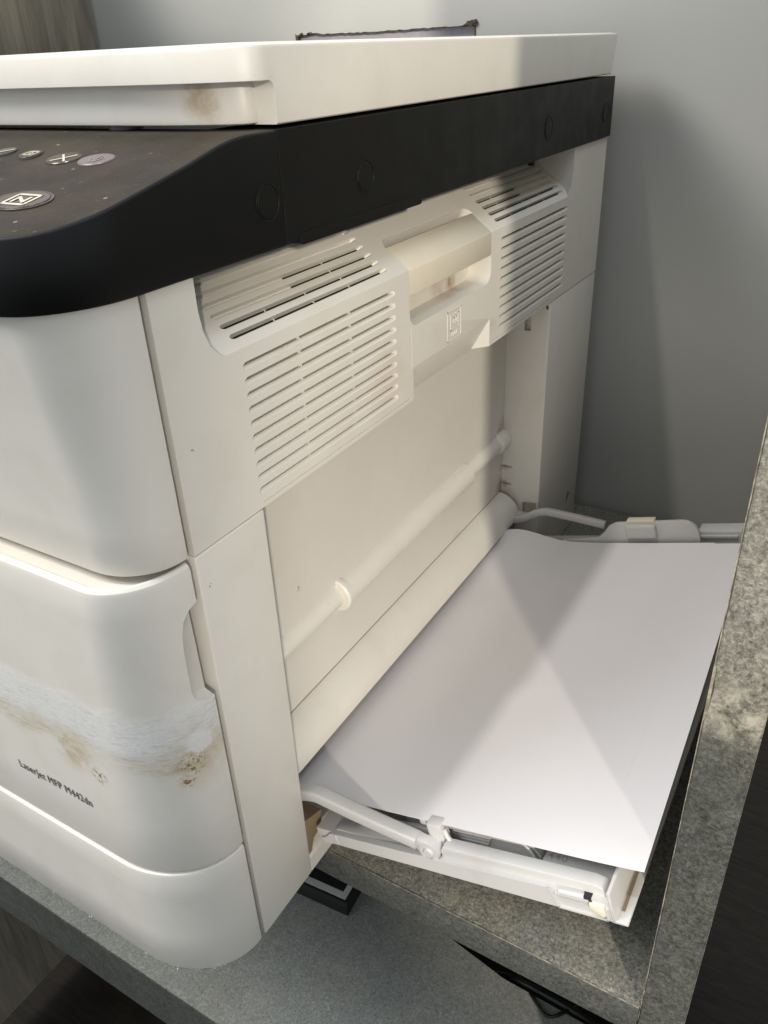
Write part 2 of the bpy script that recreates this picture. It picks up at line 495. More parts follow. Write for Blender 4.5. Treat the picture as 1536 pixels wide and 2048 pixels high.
# four slabs and a fitted piece above the hole
for a, b, c_, d_ in ((LX - 10, hx0, -700, 900), (hx1, 203, -700, 900)):
    box(bm, a, b, 530, 534, c_, d_)
box(bm, hx0, hx1, 530, 534, -700, hz0)
prism(bm, top + [(hx1, 900), (hx0, 900)], 'y', 530, 534)
bmesh.ops.remove_doubles(bm, verts=bm.verts[:], dist=.001)
finish('back_board', bm, M_back, desk)
bm = B()
for i in range(n):
    x0, z0 = top[i]; x1, z1 = top[i + 1]
    h = random.uniform(.35, .7) + (1.2 * random.random() if i < 5 or i > n - 4 else 0)
    prism(bm, [(x0, z0 + .1), (x1, z1 + .1), (x1, z1 - h * .6), (x0 + .5, z0 - h * .8)], 'y', 529.6, 534.5)
prism(bm, [(hx0 - .4, 380), (hx0 + 1.8, 380), (hx0 + 2.2, 421), (hx0 - .4, 424)], 'y', 529.5, 534.5)
prism(bm, [(hx1 + .4, 380), (hx1 - .8, 380), (hx1 - .6, 421), (hx1 + .6, 424)], 'y', 529.5, 534.5)
for i in range(16):
    x = hx1 - random.uniform(-1.5, 8); z = 423.3 + random.uniform(-.6, 2.4)
    s = random.uniform(.5, 1.5)
    prism(bm, [(x - s * 1.6, z - s), (x + s, z - s * .7), (x + s * .9, z + s), (x - s, z + s * .5)], 'y', 528.5 - random.random(), 534.2)
for i in range(6):
    x = hx0 + random.uniform(5, 24); z = 423.3 + random.uniform(-.3, .8); s = random.uniform(.6, 1.2)
    prism(bm, [(x - s * 2, z - s), (x + s * 2, z - s * .7), (x + s * .9, z + s), (x - s, z + s * .5)], 'y', 528.8, 534.3)
tag(finish('torn_edge', bm, M_fibre, desk), kind='stuff')

# ------------------------------------------------------------------ printer
pr = empty('printer', (-270, 240, 0))
tag(pr, 'grimy white office laser printer with black control panel and open side tray of paper', 'printer')
def ring(z, yf, rx, ins=0.0, yb=-1.2, y0=-2.0, n=16, xl=-540.):
    pts = [(-ins, yb, z)]
    for i in range(n + 1):
        a = math.pi / 2 * i / n
        pts.append((-ins - (rx - ins) * (1 - math.cos(a)), y0 + (yf + ins - y0) * math.sin(a), z))
    pts += [(xl, yf + ins, z), (xl, yb, z)]
    return pts
# dark chassis behind all the gaps
bm = B()
box(bm, -536, -48, 2, 486, 4, 341)
box(bm, -536, -14, -14, 2, 6, 340)
finish('chassis', bm, M_dark, pr)
# upper front cover
bm = B()
loft(bm, [ring(z, yf, rx, i) for z, yf, rx, i in
          ((243, -24.3, 25, 1.2), (243.3, -24.8, 25, .35), (244.2, -25, 25, 0), (262, -25.6, 25, 0), (285, -27.4, 25, 0), (310, -30, 25, 0), (330, -32.4, 24, 0), (343.2, -33.6, 24, 0))])
finish('front_cover', bm, M_white, pr)
# upper drawer (with the output ledge and side grip)
bm = B()
def yrx(z):
    t = (z - 74) / (240 - 74)
    return -36.8 + 3.6 * t, 45 - 20 * t
rs = []
for z, i in ((79.2, 1.0), (79.5, .3), (80.4, 0), (110, 0), (140, 0), (170, 0), (200, 0), (225, 0), (237.6, 0), (239.6, .5), (240.7, 1.6), (240.9, 2.6), (240.4, 3.4), (239.8, 3.7), (239.7, 4.2)):
    yf, rx = yrx(z); rs.append(ring(z, yf, rx, i))
loft(bm, rs)
dr = finish('upper_drawer', bm, M_scuff, pr)
c = B()
# side grip: open towards the column, rounded front corners
prof = [(4, 223), (-.5, 223), (-5.5, 221.8), (-9, 218), (-10.8, 212), (-11.6, 204), (-12, 184), (-11.5, 180), (-9.5, 177.6), (-6.5, 176.2), (4, 173.2)]
prof2 = [(y * .9 + 1.2 if y < 0 else y, 198 + (z - 198) * .93) for y, z in prof]
def deep(y): return -6.4 + 3.6 * min(1, max(0, -y / 12.))
loft(c, [[(3, y, z) for y, z in prof], [(-1.2, y + (.2 if y < 0 else 0), z) for y, z in prof],
         [(deep(y), y * .86 + .3 if y < 0 else y, z2) for (y, z), (_, z2) in zip(prof, prof2)]])
cut(dr, c)
# lower drawer
bm = B()
loft(bm, [ring(z, yf, rx, i) for z, yf, rx, i in
          ((1.2, -37, 45, 1.2), (1.6, -37.4, 45, .4), (3, -37.8, 45, 0), (30, -38, 45, 0), (60, -37.8, 45, 0), (75.6, -37.8, 45, 0), (77.2, -37.8, 45, .5), (77.9, -37.6, 45, 1.8))])
finish('lower_drawer', bm, M_white, pr)
# front and rear columns of the right side
bm = B(); box(bm, -62, 0, 2.2, 45, 1, 241.4, .9, 3)
finish('front_column', bm, M_white, pr)
bm = B(); box(bm, -62, 0, 387, 490, 1, 241.2, .7, 2)
rc = finish('rear_column', bm, M_rear, pr)
c = B(); box(c, -20, -15, 380, 392, 218, 229); box(c, -3.6, -1.8, 380, 391, 236, 239)
prism(c, [(-14, 58), (-2, 58), (-2, 71), (-14, 69)], 'y', 380, 393)
box(c, -35, -25, 380, 388.6, 99.0, 100.4); box(c, -35, -25, 380, 388.6, 83, 84.4)
cut(rc, c)
bm = B(); prism(bm, [(463.5, 45.5), (470.5, 41), (463, 33)], 'x', -.1, .25)
finish('sticker', bm, M_brown, pr)
bm = B(); box(bm, -540, -62.5, 486.5, 490, 1, 343)
finish('rear_panel', bm, M_white, pr)
# inner panel of the recess
bm = B()
prism(bm, [(-34, 241.8), (-34, 60), (-44, 60), (-44, 241.8)], 'y', 45.1, 386.9)
finish('inner_panel', bm, M_panel, pr)
bm = B()
for (y, z) in ((101.7, 152.9),):
    x = -34
    cyl(bm, (x - 1, y, z), (x + .8, y, z), 1.6, 1.2, 16)
finish('panel_stud', bm, M_rail, pr)
# guide roll and foot of the recess
bm = B()
pts = [(-50, 75), (-36.5, 75.8)]
for i in range(13):
    a = math.radians(95 - 95 * i / 12)
    pts.append((-34 + 19 * math.cos(a), 57 + 19 * math.sin(a)))
pts += [(-15.6, 56.2), (-30, 55.5), (-50, 55.5)]
prism(bm, pts, 'y', 45.2, 383)
finish('guide_roll', bm, M_white, pr)
bm = B(); prism(bm, [(-40, 74), (-33.7, 74), (-33.85, 76.6), (-40, 76.6)], 'y', 45.3, 386.7)
finish('seam_grime', bm, M_brown, pr)
bm = B(); box(bm, -60, -24, 45.1, 386.9, 1, 39.8)
finish('recess_foot', bm, M_panel, pr)
bm = B(); prism(bm, [(-60, 1), (-.4, 1), (-.4, 12), (-6, 16), (-23.8, 17), (-60, 17)], 'y', 45.3, 386.7)
finish('base_rail', bm, M_white, pr)
bm = B()
prism(bm, [(45.4, 14), (49, 14), (52, 22), (60, 24), (61, 36), (45.4, 42)], 'x', -15, -1.5)
finish('hinge_block', bm, M_brown, pr)
bm = B(); box(bm, -18, -1, 380, 386.9, 40, 60)
finish('hinge_block', bm, M_panel, pr)
# support rod with thick sleeve
bm = B()
ax = (-35.5, 124.5)
cyl(bm, (ax[0], 45, ax[1]), (ax[0], 384, ax[1]), 7.0, n=40)
rod = finish('rod', bm, M_white, pr)
bm = B()
prof = [(0, 137), (10, 137), (11.2, 138), (11.2, 141.4), (10, 142.2), (10, 313.5), (9.2, 314.6), (0, 314.6)]
rings = [[(ax[0] + r * math.cos(2 * math.pi * i / 40), y, ax[1] + r * math.sin(2 * math.pi * i / 40)) for i in range(40)] for r, y in prof[1:-1]]
loft(bm, rings)
finish('sleeve', bm, M_white, rod)
bm = B()
rings = [[(ax[0] + r * math.cos(2 * math.pi * i / 32), y, ax[1] + r * math.sin(2 * math.pi * i / 32)) for i in range(32)] for r, y in ((7, 371), (9, 373), (9.4, 376), (9.2, 386.9))]
loft(bm, rings)
finish('end_collar', bm, M_white, rod)

# ---- louvred side cover
SL = math.atan2(31.2, 40.0)              # slope of the upper facet
cs, sn = math.cos(SL), math.sin(SL)
def S(s, y, nrm):                        # slanted facet frame -> world
    return (-s * cs + nrm * sn, y, 312 + s * sn + nrm * cs)
bm = B(); box(bm, -47, 0, 2.2, 490, 242.1, 343.2)
cover = finish('side_cover', bm, M_cover, pr)
c = B()
# sloping upper facet between the two ends
out = [(24.5, 75), (24.5, 12), (25.4, 7.5), (28, 3.6), (32, 1), (37, -.6), (403.5, -.6), (408.5, 1), (412.5, 3.6), (415, 7.5), (416, 12), (416, 75)]
loft(c, [[S(s, y, 0) for y, s in out], [S(s, y, 60) for y, s in out]])
# hollow behind the louvres
prism(c, [(-3.2, 246), (-3.2, 311), (-38, 338.2), (-43, 338.2), (-43, 246)], 'y', 36, 168)
prism(c, [(-3.2, 246), (-3.2, 311), (-38, 338.2), (-43, 338.2), (-43, 246)], 'y', 282, 414)
cut(cover, c)
c = B()
for (ya, yb_) in ((44, 160.4), (290.5, 408.5)):
    for i in range(10):
        zt = 306.1 - i * 6.03
        webs = [0, .36, .66, 1] if ya < 100 else [0, .3, .64, 1]
        # groove with sloping floor
        e = .9
        pr_a = [(1, zt - 3.75), (1, zt), (-1.6, zt), (-1.6, zt - 1.7)]
        loft(c, [[(x, ya, z) for x, z in [(1, zt - 3.2), (1, zt - .8), (-.5, zt - .8), (-.5, zt - 2.0)]],
                 [(x, ya + 1.2, z) for x, z in pr_a], [(x, yb_ - 1.6, z) for x, z in pr_a],
                 [(x, yb_, z) for x, z in [(1, zt - 3.2), (1, zt - .8), (-.5, zt - .8), (-.5, zt - 2.0)]]])
cut(cover, c)
c = B()
for (ya, yb_) in ((44, 160.4), (290.5, 408.5)):
    for i in range(10):
        zt = 306.1 - i * 6.03
        w = [ya + 1.4, ya + (yb_ - ya) * .33, ya + (yb_ - ya) * .67, yb_ - 1.8]
        for a, b in zip(w, w[1:]):
            box(c, -6, -1.45, a + .35, b - .35, zt - 1.8, zt - .05)
cut(cover, c)
c = B()
for side, (ya, yb_) in enumerate(((44, 160.4), (290.5, 408.5))):
    for i in range(7):
        s0 = 4.2 + i * 5.35
        lo, hi = ya, yb_
        # groove: sloping floor, deepest at the upper edge
        pf = [(s0 - .2, 1), (s0 + 2.9, 1), (s0 + 2.9, -2.6), (s0 + 2.1, -2.6)]
        pe = [(s0 + .5, 1), (s0 + 2.3, 1), (s0 + 2.3, -.7), (s0 + 1.7, -.7)]
        loft(c, [[S(s, lo, h) for s, h in pe], [S(s, lo + 1.4, h) for s, h in pf],
                 [S(s, hi - 1.6, h) for s, h in pf], [S(s, hi, h) for s, h in pe]])
cut(cover, c)
c = B()
for side, (ya, yb_) in enumerate(((44, 160.4), (290.5, 408.5))):
    L = yb_ - ya
    for i in range(4):
        s0 = 4.2 + i * 5.35
        if side == 0:
            segs = [(.0, .25), (.25, .50), (.50, .75), (.75, 1)] if i < 2 else [(.46, .73), (.73, 1)]
        else:
            segs = [(0, .25), (.25, .5), (.5, .75), (.75, 1)] if i < 2 else [(0, .22), (.22, .55)]
        for a, b in segs:
            a = ya + 1.5 + a * (L - 3.4); b = ya + 1.5 + b * (L - 3.4)
            loft(c, [[S(s, a + .4, h) for s, h in ((s0 + 1.3, -1.4), (s0 + 2.84, -1.4), (s0 + 2.84, -6), (s0 + 1.3, -6))],
                     [S(s, b - .4, h) for s, h in ((s0 + 1.3, -1.4), (s0 + 2.84, -1.4), (s0 + 2.84, -6), (s0 + 1.3, -6))]])
cut(cover, c)
c = B()
# grip recess: on the face ...
o1 = rounded_rect(174.5, 276, 282, 340, [7, 0, 0, 7])
# joined profile in the x-z plane following face and facet
def recess_ring(x):
    return x
yz = rounded_rect(174.5, 276, 282.5, 311, [7, 0, 0, 7])
loft(c, [[(2, y, z) for y, z in yz], [(-14.5, 176 + (y - 174.5) * .975, 283.5 + (z - 282.5)) for y, z in yz]])
ys = rounded_rect(174.5, 276, -12, 21.5, [0, 6, 6, 0])
loft(c, [[S(s, y, 3) for y, s in ys], [S(s, y, 0) for y, s in ys], [S(s - 1.5 if s > 0 else s, 175.3 + (y - 174.5) * .985, -9) for y, s in ys]])
# bottom finger notch
a = [(177, 236), (177, 252), (178.5, 256.5), (181, 259), (185, 260), (276, 260), (276, 236)]
b = [(180, 236), (180, 238), (181.5, 240), (184, 241.4), (188, 241.8), (266.5, 241.8), (266.5, 236)]
loft(c, [[(2.6, y, z + 2.6 * 2.25) for y, z in a], [(0, y, z) for y, z in a], [(-8.2, y, z) for y, z in b]])
# bead along the lower edge, small slot under the black panel
box(c, -.5, 2, 46, 173.5, 244.2, 244.8); box(c, -.5, 2, 279, 386, 244.2, 244.8)
box(c, -.6, 2, 175.2, 176, 261, 282.4)
cut(cover, c)
# added dark sheet behind both louvre fields, stands in for shade in the slots
for ya, yb_ in ((36.5, 167.5), (282.5, 413.5)):
    bm = B(); prism(bm, [(-5.2, 247), (-5.2, 309.5), (-37.5, 334.5), (-40, 332), (-7, 306), (-7, 247)], 'y', ya, yb_)
    finish('slot_shade', bm, M_dark, cover)
# grip bar
bm = B()
prism(bm, [(-.05, 298.6), (-.05, 311.9), (-13.3, 322.2), (-15.8, 319), (-5.2, 309.5), (-5.2, 298.6)], 'y', 174.0, 276.6, bev=.6)
finish('grip_bar', bm, M_cream, cover)
# embossed pictogram
def ridge(bm, pts, w=.55, h=.28, x=0.0):
    for (y0, z0), (y1, z1) in zip(pts, pts[1:]):
        d = Vector((y1 - y0, z1 - z0)); L = d.length
        if L < .01: continue
        d /= L; nn = Vector((-d.y, d.x)) * w / 2; e = d * w / 2
        a = [(y0 - e.x + nn.x, z0 - e.y + nn.y), (y1 + e.x + nn.x, z1 + e.y + nn.y), (y1 + e.x - nn.x, z1 + e.y - nn.y), (y0 - e.x - nn.x, z0 - e.y - nn.y)]
        prism(bm, a, 'x', x - .2, x + h)
bm = B()
Y0, Z0 = 217.6, 262.3
def Q(*p): return [(Y0 + a, Z0 + b) for a, b in p]
ridge(bm, Q((0, 0), (17, 0), (17, 16.8), (0, 16.8), (0, 0)), .6)
ridge(bm, Q((4, 14), (4, 5.6), (7, 5.6)), .7)
ridge(bm, Q((7.5, 14), (13.5, 14), (13.5, 6.8)), .7)
ridge(bm, Q((7.5, 9.4), (7.5, 12.2), (11, 12.2), (11, 8.6), (9.5, 8.6)), .6)
for j in range(3):
    ridge(bm, Q((5 + j * 2.8, 2), (6.2 + j * 2.8, 3.8)), .6)
ridge(bm, Q((4.4, 1.6), (12.8, 1.6)), .4)
finish('embossed_mark', bm, M_white, cover)

# ---- black side trim, control panel, lid
bm = B()
prism(bm, [(76.3, 344), (489.8, 344), (489.8, 384.4), (76.3, 384.4)], 'x', -30, 2)
trim = finish('black_side_trim', bm, M_black, pr)
c = B(); box(c, 1.75, 3, 84.0, 84.4, 345, 384); 
c.free()
bm = B(); prism(bm, rounded_rect(84.5, 185, 342.2, 346.6, [1.5, 1.5, 1.5, 1.5]), 'x', -6, 2.5)
finish('trim_lip', bm, M_black, trim)
bm = B(); box(bm, -2, 1.6, 333, 336, 341.2, 344.2)
finish('trim_clip', bm, M_black, trim)
def plug(par, y, z=361, r=6.3):
    bm = B()
    n = 40
    prof = [(r + .6, 1.9), (r + .55, 2.3), (r + .2, 2.3), (r - .05, 1.9), (r - .35, 1.9), (r - .6, 2.25), (0.01, 2.3)]
    rings = [[(x, y + q * math.cos(2 * math.pi * i / n), z + q * math.sin(2 * math.pi * i / n)) for i in range(n)] for q, x in prof]
    loft(bm, rings)
    return finish('screw_plug', bm, M_black, par)
for y in (135.2, 355.5, 473): plug(trim, y)

def ftop(y):
    P = [(-40, 366.2), (-30, 366.6), (-24, 367.4), (-11, 369.9), (10, 374.4), (29, 378.6), (38, 380.9), (45, 382.6), (52, 383.8), (60, 384.4), (80, 384.4)]
    for (a, fa), (b, fb) in zip(P, P[1:]):
        if a <= y <= b:
            return fa + (fb - fa) * (y - a) / (b - a)
    return P[0][1] if y < -40 else P[-1][1]
# outline of the control panel
outl = [(2.0, y) for y in (75.7, 68, 60, 56, 52, 48, 45, 41, 38, 33, 29, 20, 10, 0)]
for i in range(1, 19):
    a = math.pi / 2 * i / 18
    outl.append((2 - 27 * (1 - math.cos(a)), -2 - 35.5 * math.sin(a)))
outl.append((-540, -37.5))
bm = B()
bev = 1.0
inn = []
for i, (x, y) in enumerate(outl):                   # inward offset of the outline
    if i == 0: nx, ny = -1, 0
    elif i == len(outl) - 1: nx, ny = 0, 1
    else:
        dx = outl[i + 1][0] - outl[i - 1][0]; dy = outl[i + 1][1] - outl[i - 1][1]
        l = math.hypot(dx, dy); nx, ny = dy / l, -dx / l
    inn.append((nx, ny))
def off(t): return [(x + nx * t, y + ny * t) for (x, y), (nx, ny) in zip(outl, inn)]
levels = [(0.6, None, 343.6), (0, None, 344.4), (0, -1.0, None), (.3, -.3, None), (1.0, 0, None)]
vr = []
for t, dz, zabs in levels:
    pts = off(t)
    vr.append([bm.verts.new((x, y, zabs if zabs else ftop(y) + dz)) for x, y in pts])
for a, b in zip(vr, vr[1:]):
    for i in range(len(a) - 1):
        bm.faces.new((a[i], a[i + 1], b[i + 1], b[i]))
topv = vr[-1]
leftv = [bm.verts.new((-540, v.co.y, v.co.z)) for v in topv[:-1]] + [topv[-1]]
topf = []
for i in range(len(topv) - 2):
    topf.append(bm.faces.new((topv[i], topv[i + 1], leftv[i + 1], leftv[i])))
topf.append(bm.faces.new((topv[-2], topv[-1], leftv[-2])))
bot = [v for v in vr[0]]
bl = bm.verts.new((-540, 75.7, 343.6))
bm.faces.new(bot + [bl])
bm.faces.new((vr[0][0], vr[1][0], vr[2][0], vr[3][0], topv[0], leftv[0], bl))
for fc in topf: fc.material_index = 1
for fc in bm.faces:
    if fc.calc_center_median().z > 366 and fc.material_index == 0 and abs(fc.normal.z) > .55: fc.material_index = 0
cp = finish('control_panel', bm, M_black, pr, mats=[M_black, M_dusty], angle=50)
plug(cp, 66.8)
# buttons on the tilted panel: frame with origin and in-plane axes
slope = math.atan2(17.2, 86)
def PN(x, y, h):
    z = 367.2 + (y + 26) * math.tan(slope)
    return (x, y - h * math.sin(slope), z + h * math.cos(slope))
def button(x, y, rx, ry, mat, h=.9, label=None, name='button'):
    bm = B(); n = 40
    prof = [(1.06, -.5), (1.06, .18), (1.0, .2), (.99, .05), (.96, .05), (.95, h * .7), (.90, h), (.7, h * .92), (.02, h * .8)]
    rings = [[PN(x + q * rx * math.cos(2 * math.pi * i / n), y + q * ry * math.sin(2 * math.pi * i / n), hh) for i in range(n)] for q, hh in prof]
    loft(bm, rings)
    return finish(name, bm, mat, cp)
b_start = button(-38.5, -6.6, 12.2, 7.6, M_button, .5)
b_cancel = button(-58.4, 29.6, 7.8, 6.2, M_button, .9)
b_power = button(-41.5, 29.4, 8.0, 6.0, M_button2, .9)
b_a = button(-78.5, 31.5, 5.2, 4.6, M_button, 1.3)
b_b = button(-95.5, 33.5, 5.2, 4.6, M_button, 1.3)
def strokes(par, cx, cy, segs, w, mat, h=.9, name='icon'):
    bm = B()
    for (a, b) in segs:
        d = Vector((b[0] - a[0], b[1] - a[1])); L = d.length; d /= L; nn = Vector((-d.y, d.x)) * w / 2; e = d * w / 2
        q = [(a[0] - e.x + nn.x, a[1] - e.y + nn.y), (b[0] + e.x + nn.x, b[1] + e.y + nn.y), (b[0] + e.x - nn.x, b[1] + e.y - nn.y), (a[0] - e.x - nn.x, a[1] - e.y - nn.y)]
        loft(bm, [[PN(cx + x, cy + y, h) for x, y in q], [PN(cx + x, cy + y, h + .12) for x, y in q]])
    return finish(name, bm, mat, par)
# start mark: slanted page outline with diagonal, seen by the front right
strokes(b_start, -37.5, -7.4, [((-5.2, -3.4), (-5.2, 4.2)), ((-5.2, 4.2), (5.2, 4.2)), ((5.2, 4.2), (5.2, -3.4)), ((5.2, -3.4), (-5.2, -3.4)),
                       ((-2.6, 2.0), (-2.6, -1.4)), ((-2.6, 2.0), (2.6, -1.4)), ((2.6, -1.4), (2.6, 2.0))], 1.15, M_icon, .52, 'start_icon')
strokes(b_start, -37.5, -7.4, [((-9.4, -5.6), (-6.6, -5.0))], 1.5, M_icon, .52, 'start_tick')
strokes(b_cancel, -58.0, 29.2, [((-3.4, -3.0), (3.4, 3.0)), ((-3.4, 3.0), (3.4, -3.0))], .8, M_icon, .86, 'cancel_icon')
strokes(b_power, -41.5, 29.2, [((-2.4, 0), (-1.2, -2.2)), ((-1.2, -2.2), (1.2, -2.2)), ((1.2, -2.2), (2.4, 0)), ((2.4, 0), (1.4, 2)), ((0, 0.4), (0, 3))], .5, M_icongrey, .86, 'power_icon')
strokes(b_a, -78.5, 31.8, [((-2.6, -1.8), (2.6, -1.8)), ((2.6, -1.8), (2.6, 1.8)), ((2.6, 1.8), (-2.6, 1.8)), ((-2.6, 1.8), (-2.6, -1.8)), ((-1, 0), (1.1, 0)), ((0, -.8), (0, .8))], .5, M_icon, 1.2, 'copy_icon')
strokes(b_b, -95.5, 33.8, [((-2.2, -1.8), (2.6, 1.8))], .7, M_icon, 1.2, 'menu_icon')
strokes(cp, -87, 43.0, [((-3, -1), (-1.6, 1)), ((-1.6, 1), (-.2, -1)), ((-.2, -1), (1.2, 1)), ((1.2, 1), (3, .2))], .45, M_icon, .08, 'panel_print')

# lid: body with front lip, recessed front grip
def lip_ring(z, ins, y1, n=14):
    pts = [(-ins, y1 - ins, z), (-ins, 82, z), (-ins, 76, z)]
    for i in range(1, n + 1):
        a = math.pi / 2 * i / n
        pts.append((-ins - (48 - ins) * (1 - math.cos(a)), 76 - (17 - ins) * math.sin(a), z))
    pts += [(-540, 59 + ins, z), (-540, y1 - ins, z)]
    return pts
bm = B()
loft(bm, [lip_ring(385.8, .5, 485.2), lip_ring(386.3, 0, 485.4), lip_ring(410.2, 0, 493), lip_ring(411.2, .5, 493.2), lip_ring(411.8, 1.9, 493.4), lip_ring(412.2, 5, 494), lip_ring(412.3, 12, 497)])
lid = finish('lid', bm, M_white, pr)
c = B()
cr = rounded_rect(20, 79.8, 340, 400.3, [0, 3.2, 0, 0])
loft(c, [[(30, y, z) for y, z in cr], [(-560, y, z) for y, z in cr]])
cut(lid, c)
bm = B()
def gr(z, ins, n=14):
    pts = [(-8.5 - ins, 81, z), (-8.5 - ins, 78, z)]
    for i in range(1, n + 1):
        a = math.pi / 2 * i / n
        pts.append((-8.5 - ins - 62 * (1 - math.cos(a)), 78 - (13 - ins) * math.sin(a), z))
    pts += [(-540, 65 + ins, z), (-540, 81, z)]
    return pts
loft(bm, [gr(386.0, 1.6), gr(386.5, .5), gr(388, 0), gr(394, .3), gr(400.3, 1.0)])
finish('lid_grip', bm, M_lidgrip, lid)
bm = B(); cyl(bm, (-74, 76, 384.3), (-74, 76, 386.2), 7, 7, 24)
finish('lid_bumper', bm, M_button2, lid)

# model lettering
mt = Matrix.Translation(Vector((-108.2, -36.30, 108.6)) * MM) @ Matrix.Rotation(math.radians(90), 4, 'X')
text_mesh('model_lettering', 'LaserJet MFP M442dn', 7.3, M_print, dr, mt, .04, 'LEFT', .735, .0)
bm = B()
for x, z in ((-8, 3), (-12, 2.2), (-10, 3.5), (-30, 1.5), (-48, 1.5), (-20, 1.8), (-120, 1.6), (-90, 1.6)):
    th_ = math.acos(max(0, 1 + max(x, -45) / 45.))
    y = -2 - 36 * math.sin(th_)
    for j in range(3):
        s_ = random.uniform(.12, .4); xx = x + random.uniform(-2, 2); zz_ = z + random.uniform(-.5, .5)
        prism(bm, [(xx - s_, zz_), (xx + s_ * .3, zz_ - s_ * .6), (xx + s_, zz_ + s_ * .4), (xx - s_ * .2, zz_ + s_)], 'y', y - .15 + .3 * math.cos(th_), y + 1)
tag(finish('dust_crumb', bm, M_rail, pr), kind='stuff')
# specks on the front column
bm = B()
for (y, z, s) in ((7.0, 225.2, .35), (7.9, 226, .2)): box(bm, -.1, .1, y - s, y + s, z - s, z + s, .05)
for (y, z, s) in ((10.2, 284, .4), (11, 283.4, .25)): box(bm, -.1, .12, y - s, y + s, z - s * .6, z + s * .6, .05)
tag(finish('dirt_speck', bm, M_brown, pr), kind='stuff')

# ------------------------------------------------------------------ side feed tray
TH = math.radians(15.9); tc, ts = math.cos(TH), math.sin(TH)
def T(u, v, w):
    return (u * tc - w * ts, 50 + v, 24.7 + u * ts + w * tc)
tray = finish('feed_tray', (lambda b_: (box(b_, 4, 172, 1.5, 337, 1.2, 7.6, 0, f=T), b_)[1])(B()), M_rail, pr)
bm = B()
# outer wall of the near side, tapered height, with chamfered hinge end
loft(bm, [[T(u, 0, w0), T(u, 0, w1), T(u, 3.6, w1), T(u, 3.6, w0)] for u, w0, w1 in ((7, -1.5, 2.5), (9.5, -1.2, 3), (15, 0, 7.6), (100, 0, 9.6), (143, 0, 11.2), (172, 0, 11.8))])
box(bm, 17, 84, 3.4, 10, 5, 8.2, .4, f=T)
box(bm, 17.5, 18.6, -.6, .4, .5, 7.6, .2, f=T)
finish('side_wall', bm, M_rail, tray)
bm = B()
prism(bm, [(86, 6), (86, 13.5), (88, 16.6), (165, 17.4), (170, 16), (171.6, 12), (171.6, 6)], 'y', 2.6, 9.5, f=T, bev=.7)
finish('raised_rail', bm, M_rail, tray)
# moulded frame with small catch at the outer end
bm = B()
for a in (((144.5, 11.6), (147.5, 1.2)), ((147.5, 1.2), (170.5, 1.2)), ((170.5, 1.2), (170.8, 8)), ((147, 9.4), (163, 9.8))):
    (u0, w0), (u1, w1) = a
    d = Vector((u1 - u0, w1 - w0)).normalized(); nn = Vector((-d.y, d.x)) * .55
    loft(bm, [[T(u0 + nn.x, v, w0 + nn.y), T(u1 + nn.x, v, w1 + nn.y), T(u1 - nn.x, v, w1 - nn.y), T(u0 - nn.x, v, w0 - nn.y)] for v in (.2, -.9)])
tube(bm, [T(149, .6, 10.4), T(161, .6, 10.9)], 1.5, 12)
finish('moulded_frame', bm, M_rail, tray)
bm = B()
prism(bm, [(164, 5.2), (168.6, 2.6), (170.2, 4), (170, 9.6), (163.2, 9.6), (163.2, 6.5)], 'y', -1.6, 2.5, f=T, bev=.4)
finish('catch', bm, M_cream, tray)
bm = B(); box(bm, 160.6, 164.4, -.25, 2.6, 9.2, 12.0, f=T)
finish('catch_slot', bm, M_dark, tray)
# outer end
bm = B()
box(bm, 172, 173.6, 0, 338, 0, 17.2, .3, f=T)
box(bm, 171.8, 179, 0, 338, -.6, .9, .3, f=T)
prism(bm, [(172.5, .5), (173.8, 15), (174.4, 15), (178.6, 1.2), (178.6, .5)], 'y', 30, 32, f=T)
finish('end_wall', bm, M_rail, tray)
bm = B(); box(bm, 174.4, 176.0, 6, 29, .8, 1.15, f=T)
finish('rust_streak', bm, M_brown, tray)
# inner ledge with raised numbers
bm = B(); box(bm, 134.5, 171.5, 9.6, 60, 7.4, 9.0, .3, f=T)
led = finish('scale_plate', bm, M_rail, tray)
fr = Matrix(((tc, 0, -ts, 0), (0, 1, 0, 0), (ts, 0, tc, 0), (0, 0, 0, 1)))
def tm(u, v, w):
    return Matrix.Translation(Vector(T(u, v, w)) * MM) @ fr
text_mesh('size_number', '440', 6.2, M_emboss, led, tm(136.2, 17.2, 9.02), .1, 'LEFT', 1.0, .02)
text_mesh('size_number', '43', 5.6, M_emboss, led, tm(141.5, 11.6, 9.02), .1, 'LEFT', 1.0, .02)
# near paper guide with three ribs
bm = B()
prism(bm, [(58, 7.4), (58, 19), (126, 19.5), (131, 17), (133.5, 12), (134, 7.4)], 'y', 16, 36, f=T, bev=.5)
gd = finish('paper_guide', bm, M_rail, tray)
bm = B()
for j in range(4):
    w = 10.4 + j * 2.1
    loft(bm, [[T(85 + j * 1 + a * 22, 16.2, w + b_) for a, b_ in ((0, 0), (1, .3), (1, 1.2), (0, .9))], [T(85 + j * 1 + a * 22, 14.9, w + b_ + .2) for a, b_ in ((0.01, 0), (.99, .3), (.99, .8), (0.01, .6))]])
finish('grip_rib', bm, M_rail, gd)
bm = B()
tube(bm, [T(123, 15.6, 18.5), T(128, 15, 17), T(131, 14.4, 13.5), T(132.6, 14, 8)], .8)
finish('guide_rim', bm, M_rail, gd)
